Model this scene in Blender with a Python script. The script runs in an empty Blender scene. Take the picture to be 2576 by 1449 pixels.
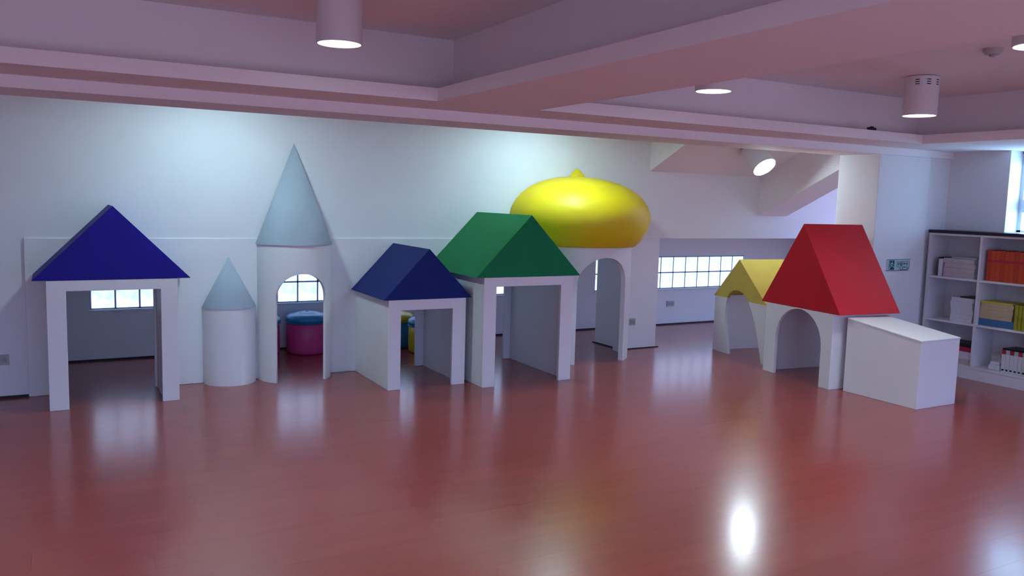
import bpy, bmesh, math, random
from mathutils import Matrix, Vector, Euler

random.seed(4)
scene = bpy.context.scene
col = scene.collection

# ------------------------------------------------------------------ camera
F_PX, IMG_W, IMG_H, CAM_H = 2074.17, 2576.0, 1449.0, 1.54
CR = ((0.87463, -0.02857, 0.48395),      # columns: right, down, forward
      (-0.48403, -0.10720, 0.86846),
      (0.02706, -0.99383, -0.10759))
cam_data = bpy.data.cameras.new('camera')
cam_data.sensor_fit = 'HORIZONTAL'
cam_data.sensor_width = 36.0
cam_data.lens = 36.0 * F_PX / IMG_W
cam_data.clip_start = 0.05
cam = bpy.data.objects.new('camera', cam_data)
col.objects.link(cam)
cam.matrix_world = Matrix(((CR[0][0], -CR[0][1], -CR[0][2], 0.0),
                           (CR[1][0], -CR[1][1], -CR[1][2], 0.0),
                           (CR[2][0], -CR[2][1], -CR[2][2], CAM_H),
                           (0, 0, 0, 1)))
scene.camera = cam

# ------------------------------------------------------------------ world, exposure
world = bpy.data.worlds.new('world')
scene.world = world
world.use_nodes = True
wnt = world.node_tree
bg = wnt.nodes['Background']
# plain overcast sky above the horizon, darker ground below it
w_tc = wnt.nodes.new('ShaderNodeTexCoord')
w_sep = wnt.nodes.new('ShaderNodeSeparateXYZ')
w_ramp = wnt.nodes.new('ShaderNodeValToRGB')
w_map = wnt.nodes.new('ShaderNodeMapRange')
w_map.inputs['From Min'].default_value = -1.0
w_map.inputs['From Max'].default_value = 1.0
wnt.links.new(w_tc.outputs['Generated'], w_sep.inputs[0])
wnt.links.new(w_sep.outputs['Z'], w_map.inputs['Value'])
wnt.links.new(w_map.outputs['Result'], w_ramp.inputs['Fac'])
w_ramp.color_ramp.elements[0].position = 0.47
w_ramp.color_ramp.elements[0].color = (0.32, 0.285, 0.42, 1)
w_ramp.color_ramp.elements[1].position = 0.53
w_ramp.color_ramp.elements[1].color = (0.35, 0.50, 0.98, 1)
wnt.links.new(w_ramp.outputs['Color'], bg.inputs[0])
bg.inputs[1].default_value = 2.8
vs = scene.view_settings
vs.view_transform = 'Standard'
vs.look = 'None'
vs.gamma = 1.0
vs.use_curve_mapping = False
vs.exposure = 0.2
scene.cycles.use_denoising = True
scene.cycles.max_bounces = 6
scene.cycles.diffuse_bounces = 4
scene.cycles.glossy_bounces = 3
scene.cycles.use_adaptive_sampling = True
scene.cycles.adaptive_threshold = 0.08
scene.cycles.adaptive_min_samples = 24
scene.cycles.sample_clamp_indirect = 6.0

LAMP_COLOR = (0.86, 0.95, 1.0)
LAMP_STRENGTH = 5.0
LAMP_WATTS = 5.0
SPOT_STRENGTH = 85.0
WASH_STRENGTH = 165.0
BLOCK_STRENGTH = 1.7
SKY_STRENGTH = 13.0

# ------------------------------------------------------------------ materials
def new_mat(name):
    m = bpy.data.materials.new(name)
    m.use_nodes = True
    nt = m.node_tree
    return m, nt, nt.nodes['Principled BSDF']

def N(nt, kind, **kw):
    n = nt.nodes.new(kind)
    for k, v in kw.items():
        setattr(n, k, v)
    return n

def paint(name, color, rough=0.6, var=0.05, scale=3.0, bump=0.04, bscale=180.0, spec=0.3):
    m, nt, p = new_mat(name)
    tc = N(nt, 'ShaderNodeTexCoord')
    n = N(nt, 'ShaderNodeTexNoise')
    n.inputs['Scale'].default_value = scale
    n.inputs['Detail'].default_value = 4
    nt.links.new(tc.outputs['Object'], n.inputs['Vector'])
    r = N(nt, 'ShaderNodeValToRGB')
    c0 = tuple(max(0, c * (1 - var)) for c in color) + (1,)
    c1 = tuple(min(1, c * (1 + var)) for c in color) + (1,)
    r.color_ramp.elements[0].color = c0
    r.color_ramp.elements[1].color = c1
    r.color_ramp.elements[0].position = 0.3
    r.color_ramp.elements[1].position = 0.7
    nt.links.new(n.outputs['Fac'], r.inputs['Fac'])
    nt.links.new(r.outputs['Color'], p.inputs['Base Color'])
    p.inputs['Roughness'].default_value = rough
    p.inputs['Specular IOR Level'].default_value = spec
    if bump:
        n2 = N(nt, 'ShaderNodeTexNoise')
        n2.inputs['Scale'].default_value = bscale
        nt.links.new(tc.outputs['Object'], n2.inputs['Vector'])
        b = N(nt, 'ShaderNodeBump')
        b.inputs['Strength'].default_value = bump
        b.inputs['Distance'].default_value = 0.004
        nt.links.new(n2.outputs['Fac'], b.inputs['Height'])
        nt.links.new(b.outputs['Normal'], p.inputs['Normal'])
    return m

def glow(name, color, strength):
    m, nt, p = new_mat(name)
    p.inputs['Base Color'].default_value = (0.9, 0.9, 0.9, 1)
    tc = N(nt, 'ShaderNodeTexCoord')
    n = N(nt, 'ShaderNodeTexNoise')
    n.inputs['Scale'].default_value = 6
    nt.links.new(tc.outputs['Object'], n.inputs['Vector'])
    r = N(nt, 'ShaderNodeMapRange')
    r.inputs['To Min'].default_value = strength * 0.95
    r.inputs['To Max'].default_value = strength * 1.05
    nt.links.new(n.outputs['Fac'], r.inputs['Value'])
    p.inputs['Emission Color'].default_value = tuple(color) + (1,)
    nt.links.new(r.outputs['Result'], p.inputs['Emission Strength'])
    return m

def wood_floor():
    m, nt, p = new_mat('red_brown_laminate')
    tc = N(nt, 'ShaderNodeTexCoord')
    oi = N(nt, 'ShaderNodeObjectInfo')
    mp = N(nt, 'ShaderNodeMapping')
    mp.inputs['Scale'].default_value = (1.2, 15, 15)
    add = N(nt, 'ShaderNodeVectorMath', operation='ADD')
    mul = N(nt, 'ShaderNodeVectorMath', operation='SCALE')
    cmb = N(nt, 'ShaderNodeCombineXYZ')
    nt.links.new(oi.outputs['Random'], cmb.inputs[0])
    nt.links.new(oi.outputs['Random'], cmb.inputs[1])
    nt.links.new(cmb.outputs[0], mul.inputs[0])
    mul.inputs['Scale'].default_value = 40
    nt.links.new(tc.outputs['Object'], add.inputs[0])
    nt.links.new(mul.outputs[0], add.inputs[1])
    nt.links.new(add.outputs[0], mp.inputs['Vector'])
    n = N(nt, 'ShaderNodeTexNoise')
    n.inputs['Scale'].default_value = 1.0
    n.inputs['Detail'].default_value = 3
    nt.links.new(mp.outputs[0], n.inputs['Vector'])
    r = N(nt, 'ShaderNodeValToRGB')
    r.color_ramp.elements[0].color = (0.285, 0.044, 0.028, 1)
    r.color_ramp.elements[1].color = (0.330, 0.056, 0.036, 1)
    r.color_ramp.elements[0].position = 0.3
    r.color_ramp.elements[1].position = 0.7
    nt.links.new(n.outputs['Fac'], r.inputs['Fac'])
    hs = N(nt, 'ShaderNodeHueSaturation')
    mr = N(nt, 'ShaderNodeMapRange')
    mr.inputs['To Min'].default_value = 0.96
    mr.inputs['To Max'].default_value = 1.04
    nt.links.new(oi.outputs['Random'], mr.inputs['Value'])
    nt.links.new(mr.outputs[0], hs.inputs['Value'])
    nt.links.new(r.outputs['Color'], hs.inputs['Color'])
    nt.links.new(hs.outputs['Color'], p.inputs['Base Color'])
    r2 = N(nt, 'ShaderNodeMapRange')
    r2.inputs['To Min'].default_value = 0.285
    r2.inputs['To Max'].default_value = 0.295
    nt.links.new(n.outputs['Fac'], r2.inputs['Value'])
    nt.links.new(r2.outputs[0], p.inputs['Roughness'])
    p.inputs['Specular IOR Level'].default_value = 0.22
    p.inputs['Coat Weight'].default_value = 0.6
    p.inputs['Coat Roughness'].default_value = 0.17
    p.inputs['Coat IOR'].default_value = 1.5
    return m

def glass_block_mat():
    m, nt, p = new_mat('daylit_glass_block')
    tc = N(nt, 'ShaderNodeTexCoord')
    w = N(nt, 'ShaderNodeTexNoise')
    w.inputs['Scale'].default_value = 9.0
    w.inputs['Detail'].default_value = 2.0
    w.inputs['Distortion'].default_value = 0.6
    nt.links.new(tc.outputs['Object'], w.inputs['Vector'])
    r = N(nt, 'ShaderNodeMapRange')
    r.inputs['From Min'].default_value = 0.3
    r.inputs['From Max'].default_value = 0.7
    r.inputs['To Min'].default_value = BLOCK_STRENGTH * 0.6
    r.inputs['To Max'].default_value = BLOCK_STRENGTH * 1.2
    nt.links.new(w.outputs['Fac'], r.inputs['Value'])
    p.inputs['Base Color'].default_value = (0.75, 0.85, 0.9, 1)
    p.inputs['Roughness'].default_value = 0.12
    p.inputs['Emission Color'].default_value = (0.46, 0.64, 1.0, 1)
    nt.links.new(r.outputs['Result'], p.inputs['Emission Strength'])
    b = N(nt, 'ShaderNodeBump')
    b.inputs['Strength'].default_value = 0.5
    b.inputs['Distance'].default_value = 0.01
    nt.links.new(w.outputs['Fac'], b.inputs['Height'])
    nt.links.new(b.outputs['Normal'], p.inputs['Normal'])
    return m

MAT = dict(
    wall=paint('white_wall_paint', (0.76, 0.76, 0.77), 0.65, 0.02, 1.5, 0.05, 120),
    ceil=paint('white_ceiling_paint', (0.86, 0.82, 0.84), 0.8, 0.02, 1.5, 0.03, 120),
    board=paint('white_painted_board', (0.77, 0.765, 0.76), 0.5, 0.02, 2.5, 0.03, 150),
    purple=paint('deep_blue_violet_paint', (0.012, 0.007, 0.25), 0.55, 0.06, 5, 0.03, 200, 0.2),
    navy=paint('navy_paint', (0.003, 0.017, 0.15), 0.55, 0.06, 5, 0.03, 200, 0.2),
    green=paint('green_paint', (0.002, 0.20, 0.060), 0.55, 0.06, 5, 0.03, 200, 0.2),
    red=paint('red_paint', (0.55, 0.012, 0.022), 0.55, 0.05, 5, 0.03, 200, 0.2),
    yellow=paint('mustard_yellow_paint', (0.62, 0.48, 0.085), 0.55, 0.05, 5, 0.03, 200, 0.2),
    dome=paint('bright_yellow_gloss_paint', (0.80, 0.58, 0.008), 0.5, 0.03, 4, 0.0, 200, 0.4),
    greyblue=paint('pale_grey_blue_paint', (0.38, 0.44, 0.50), 0.6, 0.04, 4, 0.03, 200, 0.2),
    floor=wood_floor(),
    joint=paint('dark_floor_joint', (0.05, 0.015, 0.012), 0.8, 0.05),
    black=paint('dark_baseboard', (0.022, 0.018, 0.022), 0.5, 0.1),
    slab=paint('dark_counter_top', (0.018, 0.014, 0.03), 0.35, 0.1),
    mortar=paint('grey_blue_mortar', (0.19, 0.25, 0.34), 0.8, 0.08, 30),
    block=glass_block_mat(),
    lamp=glow('lit_lamp_diffuser', LAMP_COLOR, LAMP_STRENGTH),
    spot=glow('lit_spot_diffuser', (0.72, 0.90, 1.0), SPOT_STRENGTH),
    wash=glow('lit_wall_washer_diffuser', (0.58, 0.90, 1.0), WASH_STRENGTH),
    sky=glow('daylit_window_pane', (0.36, 0.66, 1.0), SKY_STRENGTH),
    fixture=paint('white_lamp_metal', (0.72, 0.71, 0.73), 0.4, 0.02, 5, 0.0),
    dark=paint('black_plastic', (0.01, 0.01, 0.012), 0.4, 0.1),
    socket=paint('grey_socket_plastic', (0.45, 0.43, 0.42), 0.4, 0.04),
    socket_face=paint('dark_socket_insert', (0.36, 0.35, 0.345), 0.4, 0.04),
    teal=paint('teal_vinyl', (0.018, 0.20, 0.40), 0.33, 0.05, 6, 0.03, 60, 0.5),
    pink=paint('magenta_vinyl', (0.60, 0.055, 0.22), 0.4, 0.05, 6, 0.03, 60, 0.4),
    yvinyl=paint('yellow_vinyl', (0.60, 0.42, 0.012), 0.35, 0.05, 6, 0.03, 60, 0.4),
    case=paint('white_bookcase_laminate', (0.68, 0.66, 0.68), 0.45, 0.03, 4, 0.0),
    orange=paint('orange_book_cloth', (0.55, 0.070, 0.022), 0.6, 0.12, 40, 0.05, 60),
    orange2=paint('deep_orange_book_cloth', (0.46, 0.05, 0.022), 0.6, 0.12, 40, 0.05, 60),
    pale=paint('pale_pink_paper', (0.50, 0.42, 0.41), 0.7, 0.08, 40, 0.05, 60),
    white=paint('white_paper', (0.62, 0.63, 0.66), 0.7, 0.06, 40, 0.05, 60),
    mint=paint('pale_mint_paper', (0.40, 0.50, 0.50), 0.7, 0.06, 40, 0.05, 60),
    cream=paint('cream_paper', (0.50, 0.40, 0.24), 0.7, 0.08, 40, 0.05, 60),
    lemon=paint('lemon_cover', (0.50, 0.46, 0.06), 0.5, 0.08, 40, 0.05, 60),
    blue=paint('blue_cover', (0.05, 0.16, 0.30), 0.5, 0.08, 40, 0.05, 60),
    olive=paint('olive_yellow_cover', (0.32, 0.32, 0.02), 0.5, 0.3, 14, 0.05, 60),
    bred=paint('red_cover', (0.42, 0.02, 0.05), 0.5, 0.08, 40, 0.05, 60),
    sign_pale=paint('pale_green_sign_face', (0.45, 0.62, 0.60), 0.35, 0.04, 20, 0.0),
    sign_green=paint('dark_green_sign_ink', (0.008, 0.10, 0.11), 0.35, 0.05, 20, 0.0),
    frame=paint('white_window_frame', (0.66, 0.70, 0.76), 0.4, 0.03, 5, 0.0),
)

# ------------------------------------------------------------------ builders
def link(name, me, mat, parent=None, bevel=0.0, smooth=False):
    o = bpy.data.objects.new(name, me)
    col.objects.link(o)
    if mat is not None and not me.materials:
        me.materials.append(MAT[mat])
    if parent is not None:
        o.parent = parent
    if smooth:
        for p in me.polygons:
            p.use_smooth = True
    if bevel:
        b = o.modifiers.new('bevel', 'BEVEL')
        b.width = bevel
        b.segments = 2
        b.limit_method = 'ANGLE'
        b.angle_limit = math.radians(40)
    return o

def mesh(name, verts, faces):
    me = bpy.data.meshes.new(name)
    me.from_pydata([tuple(v) for v in verts], [], faces)
    bm = bmesh.new()
    bm.from_mesh(me)
    bmesh.ops.recalc_face_normals(bm, faces=bm.faces)
    bm.to_mesh(me)
    bm.free()
    return me

class MB:
    """collects closed solids into one mesh"""
    def __init__(self):
        self.v, self.f = [], []
    def add(self, verts, faces):
        k = len(self.v)
        self.v += [tuple(v) for v in verts]
        self.f += [tuple(i + k for i in f) for f in faces]
        return self
    def box(self, x0, x1, y0, y1, z0, z1):
        return self.add([(x, y, z) for z in (z0, z1) for y in (y0, y1) for x in (x0, x1)],
                        [(0, 2, 3, 1), (4, 5, 7, 6), (0, 1, 5, 4), (2, 6, 7, 3), (0, 4, 6, 2), (1, 3, 7, 5)])
    def prism(self, poly, d0, d1, axis='y'):
        """poly in (a, b); axis y: (x, z), axis x: (y, z), axis z: (x, y)"""
        def P(a, b, d):
            return {'y': (a, d, b), 'x': (d, a, b), 'z': (a, b, d)}[axis]
        n = len(poly)
        v = [P(a, b, d0) for a, b in poly] + [P(a, b, d1) for a, b in poly]
        f = [tuple(range(n)), tuple(range(2 * n - 1, n - 1, -1))]
        f += [(i, (i + 1) % n, n + (i + 1) % n, n + i) for i in range(n)]
        return self.add(v, f)
    def lathe(self, prof, cx=0.0, cy=0.0, a0=0.0, a1=2 * math.pi, seg=48):
        """revolve (r, z) profile; closed ends are capped by r = 0 rows or a flat back"""
        full = abs((a1 - a0) - 2 * math.pi) < 1e-6
        cols = seg if full else seg + 1
        v, f = [], []
        for i in range(cols):
            a = a0 + (a1 - a0) * i / seg
            for r, z in prof:
                v.append((cx + r * math.cos(a), cy + r * math.sin(a), z))
        m = len(prof)
        for i in range(seg):
            j = (i + 1) % cols
            for k in range(m - 1):
                f.append((i * m + k, j * m + k, j * m + k + 1, i * m + k + 1))
        if not full:
            f.append(tuple(list(range(m)) + list(range((cols - 1) * m + m - 1, (cols - 1) * m - 1, -1))))
        return self.add(v, f)
    def tube(self, p0, p1, r, seg=20):
        p0, p1 = Vector(p0), Vector(p1)
        d = (p1 - p0).normalized()
        u = d.orthogonal().normalized()
        w = d.cross(u)
        v = []
        for p in (p0, p1):
            for i in range(seg):
                a = 2 * math.pi * i / seg
                v.append(p + r * (u * math.cos(a) + w * math.sin(a)))
        f = [tuple(range(seg)), tuple(range(2 * seg - 1, seg - 1, -1))]
        f += [(i, (i + 1) % seg, seg + (i + 1) % seg, seg + i) for i in range(seg)]
        return self.add(v, f)
    def obj(self, name, mat, parent=None, bevel=0.0, smooth=False):
        me = mesh(name, self.v, self.f)
        return link(name, me, mat, parent, bevel, smooth)

def smooth_by_angle(o, deg=35):
    me = o.data
    for p in me.polygons:
        p.use_smooth = True
    bm = bmesh.new()
    bm.from_mesh(me)
    bmesh.ops.remove_doubles(bm, verts=bm.verts, dist=1e-5)
    bmesh.ops.recalc_face_normals(bm, faces=bm.faces)
    for e in bm.edges:
        if len(e.link_faces) == 2:
            e.smooth = e.calc_face_angle(0) < math.radians(deg)
    bm.to_mesh(me)
    bm.free()
    return o

def thing(name, label, cat, loc=(0, 0, 0), rotz=0.0, group=None):
    o = bpy.data.objects.new(name, None)
    col.objects.link(o)
    o.empty_display_size = 0.1
    o.location = loc
    o.rotation_euler = (0, 0, rotz)
    return tag(o, label, cat, group)

def tag(o, label, cat, group=None):
    o['label'] = label
    o['category'] = cat
    if group:
        o['group'] = group
    return o

def struct(o, label=None):
    o['kind'] = 'structure'
    if label:
        o['label'] = label
    return o

def copy_tree(o, parent=None):
    c = o.copy()
    col.objects.link(c)
    c.parent = parent
    for ch in list(o.children):
        copy_tree(ch, c)
    return c

def project(x, y, z):
    d = (x, y, z - CAM_H)
    c = [sum(CR[i][k] * d[i] for i in range(3)) for k in range(3)]
    if c[2] < 0.05:
        return None
    return 1288 + F_PX * c[0] / c[2], 724.5 + F_PX * c[1] / c[2]

# ------------------------------------------------------------------ dimensions
YW = 6.895          # face of the upper wall
YB = 6.88           # face of the boarded partition below it
YBACK = 8.12        # outer wall behind the partition
ZD = 1.165          # lower edge of the upper wall / top of the boards
X0, X1, Y0 = -3.0, 9.3, -1.3
ZC = 2.5            # coffer ceiling

# ------------------------------------------------------------------ floor
PW, PL, GAP = 0.192, 1.21, 0.0002
fl = MB().box(X0, X1, Y0, YBACK + 0.1, -0.06, -0.010)
floor = struct(fl.obj('floor', 'joint'), 'glossy red-brown laminate plank floor')
def plank_mesh():
    a, b, h = PL / 2 - GAP, PW / 2 - GAP, 0.010
    m = MB().box(-a, a, -b, b, -h, 0.0)
    return m.v, m.f
PV, PF = plank_mesh()
plank_me = mesh('plank', PV, PF)
plank_me.materials.append(MAT['floor'])
spots = []
rows = int((YBACK - Y0) / PW) + 1
for r in range(rows):
    y = Y0 + PW * (r + 0.5)
    if y + PW / 2 > YBACK + 0.09:
        break
    off = (r * 0.37 % 1.0) * PL
    x = X0 + PL / 2 - off
    while x - PL / 2 < X1:
        if x - PL / 2 >= X0 - 0.02 and x + PL / 2 <= X1 + 0.3:
            q = [project(x + sx * PL / 2, y + sy * PW / 2, 0) for sx, sy in ((-1, -1), (1, -1), (1, 1), (-1, 1))]
            area = 0
            if all(q):
                q = [(min(max(a, 0), IMG_W), min(max(b, 0), IMG_H)) for a, b in q]
                area = abs(sum(q[i][0] * q[(i + 1) % 4][1] - q[(i + 1) % 4][0] * q[i][1] for i in range(4))) / 2
            spots.append((area, x, y))
        x += PL
spots.sort(reverse=True)
for area, x, y in spots[:290]:
    o = link('plank', plank_me, None, floor)
    o.location = (x, y, 0)
rest = MB()
for area, x, y in spots[290:]:
    rest.add([(a + x, b + y, c) for a, b, c in PV], PF)
o = rest.obj('plank_field', 'floor', floor)
o['kind'] = 'stuff'

# ------------------------------------------------------------------ walls
# outer wall behind the partition, with three glass-block strips
WZ0, WZ1 = 0.465, 0.865
strips = [(0.264, 6), (1.698, 14), (5.666, 12)]
w = MB().box(X0, X1, YBACK, YBACK + 0.16, 0, WZ0 - 0.005).box(X0, X1, YBACK, YBACK + 0.16, WZ1 + 0.005, 1.5)
edges = [X0]
for a, n in strips:
    edges += [a - 0.005, a + 0.2 * n + 0.005]
edges.append(X1)
for i in range(0, len(edges), 2):
    w.box(edges[i], edges[i + 1], YBACK, YBACK + 0.16, WZ0 - 0.005, WZ1 + 0.005)
struct(w.obj('wall_back', 'wall'), 'white outer wall behind the play houses')
struct(MB().box(-0.6, X1, YBACK - 0.008, YBACK, 0, 0.016).obj('baseboard_back', 'black'))

def block_mesh():
    h, d = 0.0922, 0.05
    m = MB()
    ring = lambda s, y: [(-s, y, -s), (s, y, -s), (s, y, s), (-s, y, s)]
    v = ring(h, d) + ring(h, 0.004) + ring(h - 0.004, 0.0) + ring(h - 0.018, 0.0) + ring(h - 0.024, 0.005)
    f = [(0, 1, 2, 3)]
    for k in range(4):
        for i in range(4):
            j = (i + 1) % 4
            f.append((4 * k + i, 4 * k + j, 4 * k + 4 + j, 4 * k + 4 + i))
    f.append((16, 17, 18, 19))
    return mesh('glass_block', v, f)
blk = block_mesh()
blk.materials.append(MAT['block'])
for k, (a, n) in enumerate(strips):
    g = MB()
    for i in range(n + 1):
        g.box(a + 0.2 * i - 0.0080, a + 0.2 * i + 0.0080, YBACK + 0.012, YBACK + 0.07, WZ0, WZ1)
    for j in range(3):
        g.box(a, a + 0.2 * n, YBACK + 0.012, YBACK + 0.069, WZ0 + 0.2 * j - 0.0080, WZ0 + 0.2 * j + 0.0080)
    g.box(a, a + 0.2 * n, YBACK + 0.075, YBACK + 0.10, WZ0, WZ1)
    win = struct(g.obj('window_%d' % (k + 1), 'mortar'),
                 ['short strip of glass blocks seen through the violet-roofed house',
                  'long strip of glass blocks behind the towers and middle houses',
                  'two-row strip of glass blocks beside the small yellow house'][k])
    for i in range(n):
        for j in range(2):
            o = link('glass_block', blk, None, win)
            o.location = (a + 0.2 * (i + 0.5), YBACK + 0.006, WZ0 + 0.2 * (j + 0.5))
    sill = MB().box(a - 0.01, a + 0.2 * n + 0.01, YBACK - 0.012, YBACK + 0.05, WZ0 - 0.022, WZ0 - 0.006)
    sill.obj('sill', 'wall', win, 0.002)

# upper wall above the boards
w = MB().box(X0, X1, YW, YW + 0.12, ZD, 3.2).box(X0, -0.195, YW, YW + 0.12, 0, ZD)
struct(w.obj('wall_front', 'wall'), 'tall white upper wall washed by two pools of light')
struct(MB().box(X0, -0.06, YW - 0.010, YW, 0, 0.018).obj('baseboard_front', 'black'))
# boarded partition with an opening behind every house
BT = 0.03
openings = [(0.06, 0.66, 0.88), (1.465, 2.025, 1.08), (2.33, 2.845, 0.70), (3.07, 3.757, 0.88), (3.99, 5.135, 1.08)]
poly = [(-0.195, 0.0)]
for a, c, h in openings:
    poly += [(a, 0.0), (a, h), (c, h), (c, 0.0)]
poly += [(5.158, 0.0), (5.158, ZD), (-0.195, ZD)]
b = MB().prism(poly, YB, YB + BT, 'y')
struct(b.obj('wall_partition', 'board', None, 0.005), 'low white boarded partition below the upper wall')
struct(MB().box(5.158, 5.61, YB, 7.362, 0, ZD).obj('wall_pier', 'wall', None, 0.004), 'square white pier at the end of the partition')
struct(MB().box(5.13, 5.157, YB + 0.031, 7.37, 0, 0.008).box(5.11, 5.645, YB - 0.014, YB + 0.0, 0, 0.008)
       .obj('baseboard_pier', 'black'))
# low ceiling of the crawl space behind the partition
struct(MB().box(X1 - 0.1, X1, YW, YBACK, 0, 1.30).obj('wall_end_added', 'wall'))  # unseen end wall, added to block daylight and dim the back wall
struct(MB().box(X0, X1, YW + 0.12, YBACK, 1.30, 1.36).obj('ceiling_back', 'ceil'))
# side walls
struct(MB().box(X0 - 0.15, X0, Y0, YBACK, 0, 3.2).obj('wall_left', 'wall'))
XR = 7.64
wy0, wy1, wz0, wz1 = 3.90, 4.447, 1.357, 2.10
w = MB().box(XR, XR + 0.3, Y0, wy0, 0, ZC).box(XR, XR + 0.3, wy1, 5.44, 0, ZC)
w.box(XR, XR + 0.3, wy0, wy1, 0, wz0).box(XR, XR + 0.3, wy0, wy1, wz1, ZC)
struct(w.obj('wall_right', 'wall'), 'white side wall above the bookcase')
struct(MB().box(6.564, 7.30, 5.0, 5.44, 0, 2.035).obj('wall_column', 'wall', None, 0.004), 'broad white column beside the bookcase')
struct(MB().box(7.30, XR, 5.03, 5.44, 0, 2.10).obj('wall_return', 'wall'))

# window in the right-hand wall
fx0, fx1 = XR + 0.19, XR + 0.25
fr = MB().box(fx0, fx1, wy1 - 0.035, wy1, wz0, wz1).box(fx0, fx1, wy0, wy0 + 0.035, wz0, wz1)
fr.box(fx0, fx1, wy0, wy1, wz0, wz0 + 0.02).box(fx0, fx1, wy0, wy1, wz1 - 0.02, wz1)
win = struct(fr.obj('window_4', 'frame'), 'daylit window over the bookcase at the right edge')
for z0, z1 in ((1.54, 1.66), (1.985, 2.085)):
    MB().box(fx0 - 0.02, fx1 - 0.005, wy0 + 0.035, wy1 - 0.035, z0, z1).obj('transom', 'frame', win, 0.003)
ym = wy1 - 0.035
if True:
    for dy in (0.13, 0.30):
        MB().box(fx0 + 0.01, fx1 - 0.005, ym - dy - 0.006, ym - dy + 0.006, wz0 + 0.02, wz1 - 0.02).obj('mullion', 'mortar', win)
for z0, z1 in ((wz0 + 0.02, 1.54), (1.66, 1.985), (2.085, 2.098)):
    MB().box(fx0 + 0.03, fx0 + 0.036, wy0 + 0.035, wy1 - 0.035, z0, z1).obj('pane', 'sky', win)

# ------------------------------------------------------------------ ceiling, beams
struct(MB().box(X0, XR + 0.3, Y0, 5.44, ZC, ZC + 0.08).obj('ceiling', 'ceil'), 'recessed white ceiling')
def lipX(m, xa, xb):        # cove lip along X on the wall side of a coffer
    m.box(xa, xb, 4.55, 4.575, 2.118, 2.175)
    return m
bm_ = MB().box(X0, 7.64, 4.75, 5.44, 2.10, 3.2).box(X0, 7.64, 5.0, 5.44, 2.035, 2.10)
bm_.box(X0, 7.64, 4.55, 4.75, 2.10, 2.118)
lipX(bm_, X0, 2.0); lipX(bm_, 2.70, 6.5)
struct(bm_.obj('trim_1', 'ceil'), 'stepped white beam running along the upper wall')
cb = MB().box(2.19, 2.51, Y0, 4.75, 2.118, ZC).box(2.0, 2.70, Y0, 4.55, 2.10, 2.118)
cb.box(2.0, 2.025, Y0, 4.575, 2.118, 2.175).box(2.675, 2.70, Y0, 4.575, 2.118, 2.175)
struct(cb.obj('trim_2', 'ceil'), 'white beam crossing the ceiling towards the viewer')
rb = MB().box(6.70, XR, Y0, 4.75, 2.118, ZC).box(6.5, XR, Y0, 4.55, 2.10, 2.118).box(6.5, 6.525, Y0, 4.575, 2.118, 2.175)
struct(rb.obj('trim_3', 'ceil'), 'white beam above the bookcase wall')
struct(MB().box(X0, XR, -0.45, 0.25, 2.10, ZC).obj('trim_added', 'ceil'), 'added white beam behind the viewer, shading the coffers')  # unseen beam added to keep sky light off the coffer faces
# sloping ceilings between beam and upper wall
SL = 0.475
def slope_poly(zw, ztop):
    return [(5.44, zw + SL * (YW - 5.44)), (YW, zw), (YW, ztop), (5.44, ztop)]
struct(MB().prism(slope_poly(1.862, 3.3), 5.447, X1, 'x').obj('ceiling_slope', 'ceil'), 'sloping ceiling under the roof behind the beam')
struct(MB().prism(slope_poly(2.2, 3.6), X0, 5.447, 'x').obj('ceiling_slope_high', 'ceil'))
rf = [(5.44, 1.42 + SL * (YW - 5.44)), (YW, 1.42), (YW, 1.95), (5.44, 1.95 + SL * (YW - 5.44))]
struct(MB().prism(rf, 7.033, 7.475, 'x').obj('trim_4', 'ceil'), 'sloping white rafter beam beside the column')

# ------------------------------------------------------------------ lamps
def make_lamp(label, dia, length, loc, group=None, mat='lamp', direction=(0, 0, -1), vents=False, ceiling_gap=True):
    t = thing('ceiling_lamp', label, 'lamp', loc, 0, group)
    r = dia / 2
    m = MB().lathe([(r - 0.008, 0.0), (r, 0.0), (r, -length), (r - 0.006, -length), (r - 0.006, -length + 0.012), (0, -length + 0.012)], seg=48)
    hs_ = smooth_by_angle(m.obj('housing', 'fixture', t))
    smooth_by_angle(MB().lathe([(0, -length + 0.010), (r - 0.0065, -length + 0.010), (r - 0.0065, -length + 0.003), (0, -length + 0.003)], seg=48).obj('diffuser', mat, t))
    smooth_by_angle(MB().lathe([(0, 0.004), (r - 0.01, 0.004), (r - 0.01, -0.001), (0, -0.001)], seg=48).obj('mounting_plate', 'dark', t))
    if vents:
        for a in (-158, -121, -84):
            for k in range(3):
                s = MB().box(r - 0.004, r + 0.0015, -0.014, 0.014, -0.030 - 0.016 * k, -0.024 - 0.016 * k)
                o = s.obj('vent_slot', 'dark', hs_)
                o.rotation_euler = (0, 0, math.radians(a))
    if mat == 'lamp':          # reflector lamp: most of its light goes straight down
        ld = bpy.data.lights.new('bulb', 'AREA')
        ld.shape = 'DISK'
        ld.size = dia * 0.9
        ld.energy = LAMP_WATTS
        ld.color = LAMP_COLOR
        ld.spread = math.radians(115)
        lo_ = bpy.data.objects.new('bulb', ld)
        col.objects.link(lo_)
        lo_.parent = t
        lo_.location = (0, 0, -length - 0.002)
    d = Vector(direction).normalized()
    t.rotation_euler = Vector((0, 0, -1)).rotation_difference(d).to_euler()
    return t

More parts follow.
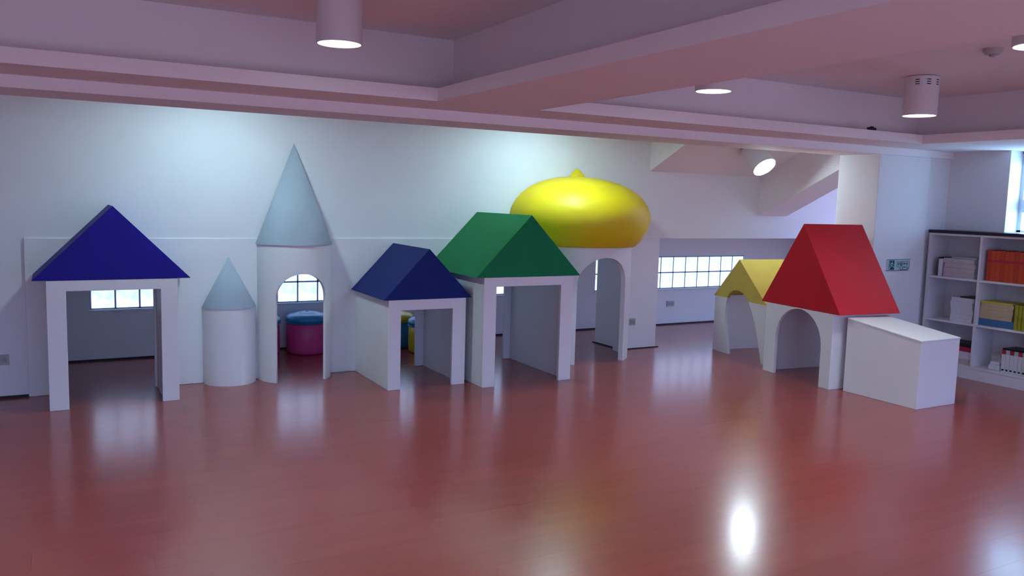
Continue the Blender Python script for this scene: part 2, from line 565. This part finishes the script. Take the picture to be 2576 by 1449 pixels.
make_lamp('large white drum lamp in the coffer left of the crossing beam', 0.22, 0.235, (1.235, 4.0, ZC - 0.004), 'drum lamps under the ceiling')
make_lamp('white drum lamp half hidden by the crossing beam', 0.225, 0.262, (3.60, 3.965, ZC - 0.004), 'drum lamps under the ceiling')
make_lamp('white drum lamp with vent slots hanging above the column', 0.235, 0.275, (5.55, 3.925, ZC - 0.004), 'drum lamps under the ceiling', vents=True)
make_lamp('white drum lamp cut off by the right edge of the picture', 0.225, 0.265, (3.62, 2.02, ZC - 0.004), 'drum lamps under the ceiling', vents=True)
for lx, ly, lb in ((1.235, 2.02, 'added white drum lamp nearer the viewer in the left coffer'), (-1.10, 4.0, 'added white drum lamp beyond the left edge of the picture'),
                  (-1.10, 2.02, 'added white drum lamp behind the viewer on the left'), (5.58, 2.02, 'added white drum lamp beyond the right edge of the picture')):
    make_lamp(lb, 0.225, 0.265, (lx, ly, ZC - 0.004), 'drum lamps under the ceiling')  # extra lamps out of view, added to brighten room and ceiling
# tilted lamp on the sloping ceiling
make_lamp('tilted white spot lamp under the sloping ceiling', 0.245, 0.27, (6.30, 6.315, 2.122), mat='spot', direction=(0, -0.68, -0.73))
tp = [o for o in col.objects if o.get('label', '').startswith('tilted')][0]
# wall washers behind the beam
make_lamp('wall washer behind the beam above the violet-roofed house', 0.22, 0.20, (1.08, 6.02, 2.61), 'wall washers behind the beam', 'wash')
make_lamp('wall washer behind the beam beside the yellow dome', 0.22, 0.20, (3.92, 6.10, 2.572), 'wall washers behind the beam', 'wash')

# small ceiling things
t = thing('smoke_detector', 'round grey detector on the ceiling near the right edge', 'detector', (4.89, 3.01, ZC))
smooth_by_angle(MB().lathe([(0, 0), (0.055, 0), (0.055, -0.018), (0.040, -0.035), (0, -0.038)], seg=32).obj('housing', 'socket', t))
smooth_by_angle(MB().lathe([(0, -0.038), (0.018, -0.038), (0.016, -0.048), (0, -0.050)], seg=24).obj('sensor_tip', 'socket_face', t))
t = thing('cove_clip', 'small black box on the cove ledge above the column', 'clip', (5.86, 4.562, 2.175))
MB().box(-0.045, 0.045, -0.011, 0.011, 0, 0.022).obj('body', 'dark', t, 0.002)
MB().box(-0.012, 0.012, -0.013, 0.011, 0.004, 0.03).obj('catch', 'dark', t, 0.002)
t = thing('ceiling_hook', 'tiny dark hook in the ceiling beside the left drum lamp', 'hook', (1.388, 4.231, ZC))
MB().lathe([(0, 0), (0.008, 0), (0.008, -0.003), (0, -0.003)], seg=16).obj('plate', 'dark', t)
MB().tube((0, 0, -0.003), (0, 0, -0.014), 0.003, 10).obj('pin', 'dark', t)

# ------------------------------------------------------------------ play houses
def gable_house(label, x0, x1, yf, z_eave, ridge, rx0, rx1, leg, door_h, side_t, roof_mat, board_t=0.03):
    xc = (x0 + x1) / 2
    t = thing('play_house', label, 'play house', (xc, yf, 0), 0, 'gabled play houses')
    hw, dep = (x1 - x0) / 2, YB - yf - 0.001
    a, b = -hw + leg[0], hw - leg[1]
    poly = [(-hw, 0), (a, 0), (a, door_h), (b, door_h), (b, 0), (hw, 0), (hw, z_eave), (-hw, z_eave)]
    MB().prism(poly, 0, board_t, 'y').obj('front_frame', 'board', t, 0.003)
    MB().box(-hw, -hw + side_t, board_t, dep, 0, z_eave).obj('side_panel', 'board', t, 0.003)
    MB().box(hw - side_t, hw, board_t, dep, 0, z_eave).obj('side_panel', 'board', t, 0.003)
    ra, rc = rx0 - xc, rx1 - xc
    MB().prism([(ra, z_eave + 0.001), (rc, z_eave + 0.001), ((ra + rc) / 2, ridge)], -0.002, dep, 'y').obj('roof', roof_mat, t, 0.003)
    return t

gable_house('white play house with a deep violet-blue roof at the far left', -0.06, 0.775, 6.37, 0.902, 1.416, -0.144, 0.864, (0.12, 0.115), 0.827, 0.10, 'purple')
gable_house('small white play house with a navy roof beside the green-roofed one', 2.278, 2.951, 6.065, 0.721, 1.124, 2.236, 3.003, (0.105, 0.118), 0.637, 0.03, 'navy')
gable_house('white play house with a green roof in front of the yellow dome', 3.015, 3.870, 5.87, 0.902, 1.411, 2.941, 3.939, (0.115, 0.122), 0.826, 0.045, 'green')

def arch_poly(t_list, width, top):
    """wall outline with a notch traced from the floor up and over"""
    return [(0, 0)] + t_list + [(width, 0), (width, top), (0, top)]

# red-roofed house: local x runs along its arched gable, local y into the house
def gable_frame(name, label, origin, ang, group):
    return thing(name, label, 'play house', (origin[0], origin[1], 0), ang, group)
th = math.radians(90 - 6.6)
red = gable_frame('play_house', 'white arched play house with a tall red roof beside the white block', (5.713, 4.687), th, 'gabled play houses')
# local +x = along gable towards the far end, local -y = into the house
W_, D_, ZE = 0.85, 0.672, 0.646
arch = [(0.124, 0.0), (0.124, 0.34)]
for i in range(1, 24):
    a = math.pi - math.pi * i / 24
    arch.append((0.413 + 0.289 * math.cos(a), 0.34 + 0.298 * math.sin(a)))
arch += [(0.702, 0.34), (0.702, 0.0)]
MB().prism([(0, 0)] + arch + [(W_, 0), (W_, ZE), (0, ZE)], 0, -0.032, 'y').obj('arched_front', 'board', red, 0.002)
MB().box(0, 0.03, -D_, -0.032, 0, ZE).obj('side_panel', 'board', red, 0.003)
MB().box(W_ - 0.03, W_, -D_, -0.032, 0, ZE).obj('side_panel', 'board', red, 0.003)
MB().prism([(-0.075, ZE + 0.001), (W_ + 0.07, ZE + 0.001), (0.422, 1.392)], 0.001, -D_, 'y').obj('roof', 'red', red, 0.003)

th = math.radians(90 - 8.0)
yel = gable_frame('play_house', 'small white play house with a mustard-yellow roof behind the red-roofed one', (6.0, 5.712), th, 'gabled play houses')
W_, D_, ZE, ZR = 0.84, 0.60, 0.582, 0.992
arch = [(0.030, 0.0), (0.099, 0.221), (0.158, 0.379), (0.195, 0.450), (0.224, 0.503), (0.262, 0.560), (0.303, 0.608), (0.350, 0.645),
        (0.405, 0.668), (0.470, 0.677), (0.530, 0.668), (0.585, 0.635), (0.622, 0.590), (0.645, 0.525), (0.652, 0.44), (0.640, 0.32), (0.615, 0.206), (0.570, 0.0)]
lo = [p for p in arch if p[1] <= ZE]
left = [p for p in arch[:9] if p[1] < ZE] + [(0.281, ZE)]
right = [(0.625, ZE)] + [p for p in arch[9:] if p[1] < ZE]
MB().prism([(0, 0)] + left + [(0, ZE)], 0, -0.03, 'y').obj('front_leg', 'board', yel)
MB().prism(right + [(W_, 0), (W_, ZE)], 0, -0.03, 'y').obj('front_leg', 'board', yel)
gab = [(-0.005, ZE)] + [(0.281, ZE)] + [p for p in arch if p[1] > ZE] + [(0.625, ZE), (W_ + 0.02, ZE), (0.455, ZR)]
MB().prism(gab, 0.002, -0.03, 'y').obj('gable', 'yellow', yel)
MB().prism([(-0.005, ZE), (0.455, ZR), (0.455, ZR - 0.03), (0.022, ZE)], -0.03, -D_, 'y').obj('roof_slope', 'yellow', yel)
MB().prism([(W_ + 0.02, ZE), (0.455, ZR), (0.455, ZR - 0.03), (W_ - 0.007, ZE)], -0.03, -D_, 'y').obj('roof_slope', 'yellow', yel)
MB().box(0, 0.025, -D_, -0.03, 0, ZE).obj('side_panel', 'board', yel)
MB().box(W_ - 0.03, W_, -D_, -0.03, 0, ZE).obj('side_panel', 'board', yel)

# white block in front of the red-roofed house
blk_t = thing('play_block', 'plain white wedge-topped block in front of the red-roofed house', 'block', (6.043, 4.28, 0))
x, ya, yb = 0.2425, -0.35, 0.332
MB().prism([(ya, 0), (yb, 0), (yb, 0.612), (ya, 0.526)], -x, x, 'x').obj('body', 'board', blk_t, 0.003)
MB().prism([(ya - 0.003, 0.526), (yb, 0.612), (yb, 0.626), (ya - 0.003, 0.540)], -x - 0.003, x + 0.003, 'x').obj('top_panel', 'board', blk_t, 0.003)

# ------------------------------------------------------------------ towers against the partition
def curved_wall(parent, r, th_, top, half_w, spring, crown, name='tower_wall', n_side=22, n_arch=28):
    """half-round shell (local origin on the wall, bulging to -y) with an arched doorway"""
    def arch_z(s):
        q = max(0.0, 1 - (s / half_w) ** 2)
        return spring + (crown - spring) * math.sqrt(q)
    a0 = math.asin(half_w / r)
    angs = [-math.pi / 2 + (math.pi / 2 - a0) * i / n_side for i in range(n_side + 1)]
    angs += [a0 * -math.cos(math.pi * i / n_arch) for i in range(1, n_arch)]
    angs += [a0 + (math.pi / 2 - a0) * i / n_side for i in range(n_side + 1)]
    m = MB()
    def pt(a, rr, z):
        return (rr * math.sin(a), -rr * math.cos(a), z)
    ri = r - th_
    for i in range(len(angs) - 1):
        a, b = angs[i], angs[i + 1]
        mid = (a + b) / 2
        if abs(mid) > a0:
            za = zb = 0.0
        else:
            za, zb = arch_z(r * math.sin(a)), arch_z(r * math.sin(b))
        v = [pt(a, r, za), pt(b, r, zb), pt(b, r, top), pt(a, r, top),
             pt(a, ri, za), pt(b, ri, zb), pt(b, ri, top), pt(a, ri, top)]
        f = [(0, 1, 2, 3), (5, 4, 7, 6), (0, 4, 5, 1), (3, 2, 6, 7)]
        m.add(v, f)
    for s in (-1, 1):
        a = s * a0
        m.add([pt(a, r, 0), pt(a, ri, 0), pt(a, ri, spring), pt(a, r, spring)], [(0, 1, 2, 3)])
        a = s * math.pi / 2
        m.add([pt(a, r, 0), pt(a, ri, 0), pt(a, ri, top), pt(a, r, top)], [(0, 1, 2, 3)])
    o = m.obj(name, 'board', parent)
    return smooth_by_angle(o, 30)

HALF = dict(a0=math.pi, a1=2 * math.pi)
tall = thing('castle_tower', 'tall half-round white tower with an arched door and pale grey cone', 'tower', (1.745, YB - 0.001, 0), 0, 'half-round towers')
curved_wall(tall, 0.302, 0.022, 1.121, 0.203, 0.70, 0.892)
smooth_by_angle(MB().lathe([(0.0, 1.121), (0.312, 1.121), (0.312, 1.126), (0.0, 1.942)], seg=64, **HALF).obj('cone_roof', 'greyblue', tall), 40)
small = thing('castle_tower', 'short half-round white turret with a small pale grey cone', 'tower', (1.22, YB - 0.001, 0), 0, 'half-round towers')
smooth_by_angle(MB().lathe([(0.0, 0.0), (0.204, 0.0), (0.204, 0.614), (0.0, 0.614)], seg=56, **HALF).obj('tower_wall', 'board', small))
smooth_by_angle(MB().lathe([(0.0, 0.614), (0.208, 0.614), (0.208, 0.618), (0.0, 1.018)], seg=56, **HALF).obj('cone_roof', 'greyblue', small), 40)

dome = thing('dome_tower', 'half-round white gateway under a big yellow onion dome', 'tower', (4.53, YB - 0.001, 0), 0, 'half-round towers')
curved_wall(dome, 0.567, 0.045, 1.106, 0.277, 0.76, 1.012)
R_, zb_, zm_, zt_, rb_ = 0.737, 1.106, 1.385, 1.772, 0.60
prof = [(0.0, zb_)]
k = math.acos(rb_ / R_)
for i in range(13):
    a = -k * (1 - i / 12)
    prof.append((R_ * math.cos(a), zm_ + (zm_ - zb_) / math.sin(k) * math.sin(a)))
for i in range(1, 25):
    a = math.pi / 2 * i / 24
    prof.append((R_ * max(0.0, math.cos(a)) ** 0.92 if i < 24 else 0.0, zm_ + (zt_ - zm_) * math.sin(a)))
od = smooth_by_angle(MB().lathe(prof, seg=72, **HALF).obj('onion_dome', 'dome', dome), 50)
smooth_by_angle(MB().lathe([(0.0, 1.765), (0.085, 1.767), (0.078, 1.785), (0.052, 1.812), (0.026, 1.842), (0.0, 1.852)], seg=32, **HALF).obj('finial', 'dome', od), 50)

# ------------------------------------------------------------------ stools behind the partition
def pouf(label, loc, r, body, lid, hb=0.30, hl=0.105):
    t = thing('round_stool', label, 'stool', loc, 0, 'round vinyl stools behind the partition')
    smooth_by_angle(MB().lathe([(0, 0), (r - 0.025, 0), (r - 0.006, 0.012), (r - 0.002, 0.04), (r, hb * 0.5), (r - 0.003, hb - 0.01), (r - 0.012, hb), (0, hb)], seg=40).obj('body', body, t), 60)
    p = [(0, hb)]
    for i in range(9):
        a = -math.pi / 2 + math.pi / 2 * i / 8
        p.append((r - 0.022 + 0.032 * math.cos(a), hb + 0.035 + 0.035 * math.sin(a)))
    for i in range(1, 9):
        a = math.pi / 2 * i / 8
        p.append((r - 0.022 + 0.032 * math.cos(a) - 0.05 * (i / 8) ** 2, hb + 0.035 + (hl - 0.055) * math.sin(a)))
    p += [(r * 0.45, hb + hl - 0.006), (0, hb + hl)]
    cu = smooth_by_angle(MB().lathe(p, seg=40).obj('cushion', lid, t), 60)
    smooth_by_angle(MB().lathe([(r - 0.004, hb + 0.001), (r + 0.006, hb - 0.001), (r + 0.008, hb + 0.004), (r + 0.004, hb + 0.008), (r - 0.004, hb + 0.007)], seg=40).obj('piping', lid, cu), 60)
    MB().tube((0, 0, hb + hl - 0.003), (0, 0, hb + hl + 0.004), 0.014, 16).obj('button', lid, cu)
    return t
pouf('magenta round stool with a blue cushion seen through the tower arch', (2.125, 7.885, 0), 0.196, 'pink', 'teal')
pouf('magenta round stool mostly hidden by the left side of the tower arch', (1.66, 7.865, 0), 0.196, 'pink', 'teal')
pouf('yellow round stool with a blue cushion seen through the navy-roofed house', (3.235, 7.50, 0), 0.196, 'yvinyl', 'teal', 0.265, 0.10)
pouf('dark teal round stool with a yellow cushion behind the navy-roofed house', (3.02, 7.90, 0), 0.196, 'teal', 'yvinyl', 0.27, 0.10)

# ------------------------------------------------------------------ wall sockets and sign
def socket(label, x, y, z, w_, h_):
    t = thing('wall_socket', label, 'socket', (x, y, z), 0, 'grey wall sockets')
    MB().box(-w_ / 2, w_ / 2, -0.010, 0, -h_ / 2, h_ / 2).obj('plate', 'socket', t, 0.003)
    for s in (-1, 1):
        MB().box(s * w_ * 0.22 - w_ * 0.16, s * w_ * 0.22 + w_ * 0.16, -0.012, -0.009, -h_ * 0.28, h_ * 0.28).obj('insert', 'socket_face', t, 0.001)
    return t
socket('grey wall socket at the left edge of the picture', -0.370, YW, 0.284, 0.118, 0.075)
socket('small grey wall socket on the square pier beside the dome tower', 5.29, YB, 0.290, 0.075, 0.070)
socket('grey wall socket under the glass blocks beside the yellow-roofed house', 6.836, YBACK, 0.268, 0.118, 0.070)

sg = thing('exit_sign', 'pale green emergency exit sign on the broad white column', 'sign', (6.93, 5.0, 1.021))
SW, SH = 0.332, 0.108
def S(u, v):           # sign fractions (0..1 right, 0..1 down) -> local x, z
    return (u - 0.5) * SW, (0.5 - v) * SH
def sbar(m, u0, v0, u1, v1, wd=0.006, d=0.0):
    a, b = Vector(S(u0, v0)), Vector(S(u1, v1))
    n = (b - a).normalized()
    p = Vector((-n.y, n.x)) * wd / 2
    e = n * wd * 0.3
    m.prism([tuple(a - p - e), tuple(b - p + e), tuple(b + p + e), tuple(a + p - e)], -0.0092 - d, -0.0075 - d, 'y')
def srect(m, u0, v0, u1, v1, d=0.0):
    a, b = S(u0, v0), S(u1, v1)
    m.box(a[0], b[0], -0.0092 - d, -0.0075 - d, b[1], a[1])
MB().box(-SW / 2, SW / 2, -0.008, 0, -SH / 2, SH / 2).obj('plate', 'sign_pale', sg, 0.001)
m = MB()
sbar(m, 0.0, 0.02, 1.0, 0.02, 0.004); sbar(m, 0.0, 0.98, 0.92, 0.98, 0.004)
m.obj('border', 'sign_green', sg)
m = MB(); srect(m, 0.07, 0.10, 0.31, 0.92)
pp = m.obj('pictogram_panel', 'sign_green', sg)
m = MB()
for s in ((0.20, 0.32, 0.17, 0.55), (0.17, 0.55, 0.10, 0.86), (0.19, 0.52, 0.25, 0.64), (0.25, 0.64, 0.30, 0.70), (0.20, 0.36, 0.13, 0.42), (0.21, 0.36, 0.27, 0.46)):
    sbar(m, *s, wd=0.007, d=0.001)
c = S(0.215, 0.25)
m.prism([(c[0] + 0.006 * math.cos(a * math.pi / 6), c[1] + 0.006 * math.sin(a * math.pi / 6)) for a in range(12)], -0.0102, -0.0085, 'y')
sbar(m, 0.085, 0.14, 0.085, 0.88, 0.006, 0.001)
m.obj('running_figure', 'sign_pale', pp)
m = MB()
for s in ((0.42, 0.21, 0.97, 0.21), (0.42, 0.68, 0.97, 0.68), (0.42, 0.21, 0.42, 0.68), (0.97, 0.21, 0.97, 0.68)):
    sbar(m, *s, wd=0.003)
tf = m.obj('text_frame', 'sign_green', sg)
m = MB()
for s in ((0.47, 0.34, 0.53, 0.34), (0.47, 0.34, 0.47, 0.58), (0.53, 0.34, 0.53, 0.46), (0.47, 0.46, 0.53, 0.46),
          (0.58, 0.32, 0.66, 0.32), (0.58, 0.44, 0.66, 0.44), (0.58, 0.56, 0.66, 0.56), (0.58, 0.32, 0.58, 0.56), (0.66, 0.32, 0.66, 0.56),
          (0.70, 0.36, 0.78, 0.36), (0.72, 0.48, 0.80, 0.42), (0.83, 0.40, 0.90, 0.40), (0.865, 0.33, 0.865, 0.56)):
    sbar(m, *s, wd=0.0065)
m.obj('lettering', 'sign_green', tf)
m = MB()
for s in ((0.56, 0.72, 0.60, 0.95), (0.60, 0.95, 0.68, 0.95), (0.66, 0.74, 0.70, 0.92), (0.72, 0.72, 0.80, 0.72), (0.86, 0.82, 0.95, 0.80), (0.74, 0.95, 0.90, 0.95)):
    sbar(m, *s, wd=0.007)
m.obj('small_lettering', 'sign_green', sg)

# ------------------------------------------------------------------ bookcase
XF = 7.337
bc = thing('bookcase', 'low white open bookcase with a black top under the window', 'bookcase', (XF, 4.98, 0))
dep = XR - XF - 0.002
bay, nb = 0.503, 3
Lb = bay * nb + 0.02
MB().box(-0.012, dep, -Lb - 0.01, 0.004, 1.327, 1.356).obj('top_slab', 'slab', bc, 0.003)
MB().box(0, dep, -Lb, 0, 1.308, 1.327).obj('top_board', 'case', bc)
MB().box(0, dep, -0.02, 0, 0.10, 1.308).obj('side_panel', 'case', bc)
for i in range(1, nb + 1):
    MB().box(0, dep - 0.008, -bay * i - 0.02, -bay * i, 0.12, 1.308).obj('divider', 'case', bc)
for i in range(nb):
    for z in (0.907, 0.498):
        MB().box(0.002, dep - 0.008, -bay * (i + 1), -bay * i - 0.02, z - 0.006, z + 0.012).obj('shelf', 'case', bc)
MB().box(0, dep, -Lb, 0, 0.10, 0.119).obj('bottom_board', 'case', bc)
MB().box(0.004, dep, -Lb, 0, 0, 0.10).obj('plinth', 'case', bc)
MB().box(dep - 0.008, dep, -Lb, -0.02, 0.119, 1.308).obj('back_panel', 'case', bc)
Z1, Z2, Z3 = 0.919, 0.510, 0.119      # shelf tops

def flat_book(label, y0, y1, z, h, xoff, deep, mat, group, name='book', pages='white', jitter=0.008, cat='book'):
    jy, jx = random.uniform(-jitter, jitter), random.uniform(0, jitter)
    t = thing(name, label, cat, (XF + xoff + jx, (y0 + y1) / 2 + jy, z), 0, group)
    hw = (y1 - y0) / 2
    MB().box(0.003, deep, -hw + 0.003, hw - 0.003, 0.0015, h - 0.0015).obj('pages', pages, t)
    MB().box(0, deep, -hw, hw, h - 0.0018, h - 0.0002).box(0, deep, -hw, hw, 0, 0.0018).box(0, 0.003, -hw, hw, 0.0018, h - 0.0018).obj('cover', mat, t)
    return t
def pile(n, where, y0, y1, z, hs, xoff, deep, mats, group, pages='white'):
    words = ['lowest', 'second from the bottom', 'third from the bottom', 'fourth from the bottom', 'fifth from the bottom', 'sixth from the bottom', 'seventh from the bottom']
    for i in range(n):
        h = hs[i % len(hs)]
        w_ = 'topmost' if i == n - 1 else words[i]
        flat_book('%s %s, %s' % (MAT_WORD[mats[i % len(mats)]], where, w_), y0, y1, z, h, xoff, deep, mats[i % len(mats)], group, pages=pages)
        z += h + 0.0003
    return z
MAT_WORD = dict(pale='pale pink book', white='white booklet', cream='cream magazine', lemon='lemon-yellow magazine', blue='blue magazine', mint='pale mint folder', bred='red-edged book', olive='olive book')

# top left bay: pile of pale books with a mint folder on top and a white box file at the side
zt = pile(4, 'in the pile in the top left bay', 4.535, 4.835, Z1 + 0.0005, (0.045, 0.042), 0.035, 0.22, ['pale', 'pale'], 'pale books in the top left bay')
flat_book('pale mint folder lying on the pile in the top left bay', 4.55, 4.80, zt, 0.014, 0.10, 0.16, 'mint', None, 'folder', cat='folder')
t = thing('box_file', 'thin white box file standing left of the pale pile', 'file', (XF + 0.035, 4.8675, Z1 + 0.0005))
MB().box(0, 0.2, -0.020, 0.020, 0, 0.165).obj('box', 'white', t, 0.002)
MB().box(0.0, 0.2, 0.0205, 0.023, 0, 0.178).obj('cover', 'dark', t)
# middle left bay: white booklets, black lid on top
zt = pile(6, 'in the pile in the middle left bay', 4.52, 4.735, Z2 + 0.0005, (0.038, 0.034, 0.04), 0.04, 0.22, ['white'], 'white booklets in the middle left bay')
flat_book('thin black folder on the white booklets in the middle left bay', 4.515, 4.66, zt, 0.010, 0.06, 0.18, 'dark', None, 'folder', pages='dark', cat='folder')
# lower left bay
zt = pile(3, 'in the lower left bay beside the block', 4.50, 4.72, Z3 + 0.0005, (0.05, 0.07, 0.045), 0.04, 0.2, ['pale', 'white', 'bred'], 'books in the lower left bay')
flat_book('flat black box lying on the books in the lower left bay', 4.50, 4.74, zt, 0.03, 0.035, 0.22, 'dark', None, 'flat_box', pages='dark', cat='box')
# top right bay: standing orange volumes
def volume(label, y, w_, h, mat, group):
    t = thing('book', label, 'book', (XF + 0.04, y, Z1 + 0.0005), 0, group)
    MB().box(0.003, 0.20, -w_ / 2 + 0.002, w_ / 2 - 0.002, 0.002, h - 0.004).obj('pages', 'white', t)
    m = MB().box(0, 0.004, -w_ / 2, w_ / 2, 0, h)
    m.box(0.004, 0.205, -w_ / 2, -w_ / 2 + 0.002, 0, h).box(0.004, 0.205, w_ / 2 - 0.002, w_ / 2, 0, h)
    cv = m.obj('cover', mat, t, 0.001)
    MB().box(-0.0008, 0.0, -w_ / 2 + 0.004, w_ / 2 - 0.004, h * 0.62, h * 0.70).obj('spine_band', 'bred', cv)
    return t
ords = ['first', 'second', 'third', 'fourth', 'fifth', 'sixth', 'seventh', 'eighth', 'ninth', 'tenth', 'eleventh', 'twelfth']
y = 4.425
for i in range(11):
    w_ = 0.036 + 0.004 * ((i * 7) % 3)
    volume('%s volume from the left of the standing orange set' % ords[i], y - w_ / 2, w_, 0.278 - 0.003 * ((i * 5) % 3), 'orange' if i % 3 else 'orange2', 'orange volumes in the top right bay')
    y -= w_ + 0.0012
# middle right bay
zt = pile(2, 'at the bottom of the pile in the middle right bay', 4.118, 4.450, Z2 + 0.0005, (0.035, 0.028), 0.035, 0.22, ['blue'], 'blue magazines in the middle right bay', pages='blue')
zt = pile(5, 'in the pile in the middle right bay', 4.155, 4.448, zt, (0.030, 0.026), 0.04, 0.22, ['cream'], 'cream magazines in the middle right bay', pages='cream')
flat_book('lemon-yellow magazine on top of the cream pile in the middle right bay', 4.155, 4.448, zt, 0.016, 0.04, 0.22, 'lemon', None, pages='cream')
for i, (yy, lean) in enumerate(((4.118, 0.0), (4.085, 0.0), (4.052, 0.0))):
    t = thing('book', ['olive-yellow book standing right beside the cream magazines', 'second olive-yellow book from the cream magazines', 'third olive-yellow book from the cream magazines'][i],
              'book', (XF + 0.03, yy, Z2 + 0.001), 0, 'olive books in the middle right bay')
    if i == 0:
        t.location.z = Z2 + 0.001
    MB().box(0.003, 0.20, -0.011, 0.011, 0.002, 0.215).obj('pages', 'cream', t)
    MB().box(0, 0.004, -0.0145, 0.0145, 0, 0.22).box(0.004, 0.205, -0.0145, -0.0115, 0, 0.22).box(0.004, 0.205, 0.0115, 0.0145, 0, 0.22).obj('cover', 'olive', t, 0.001)
# lower right bay: row of white boxes with red ends under a dark lid
for i in range(6):
    yy = 4.205 - 0.036 * i
    t = thing('book', '%s white red-topped book from the left in the lower right bay' % ords[i], 'book', (XF + 0.05, yy, Z3 + 0.0005), 0, 'white red-topped books in the lower right bay')
    MB().box(0.003, 0.20, -0.014, 0.014, 0.002, 0.196).obj('pages', 'white', t)
    cv = MB().box(0, 0.004, -0.017, 0.017, 0, 0.16).box(0.004, 0.205, -0.017, -0.0145, 0, 0.20).box(0.004, 0.205, 0.0145, 0.017, 0, 0.20).obj('cover', 'white', t, 0.001)
    MB().box(0, 0.004, -0.017, 0.017, 0.1605, 0.20).obj('spine_band', 'bred' if i % 2 == 0 else 'mint', cv)
    MB().box(-0.001, 0.0, -0.010, 0.010, 0.012, 0.026).obj('spine_label', 'dark', cv)
flat_book('black folder lying across the red-topped books in the lower right bay', 4.01, 4.222, Z3 + 0.2015, 0.014, 0.04, 0.2, 'dark', None, 'folder', pages='dark', cat='folder')
t = thing('paper_bundle', 'small white paper bundle left of the red-topped books', 'bundle', (XF + 0.05, 4.285, Z3 + 0.0005))
MB().box(0, 0.2, -0.05, 0.05, 0, 0.045).obj('stack', 'white', t, 0.006)
MB().box(0.01, 0.19, -0.042, 0.042, 0.0455, 0.075).obj('top_sheets', 'white', t, 0.004)
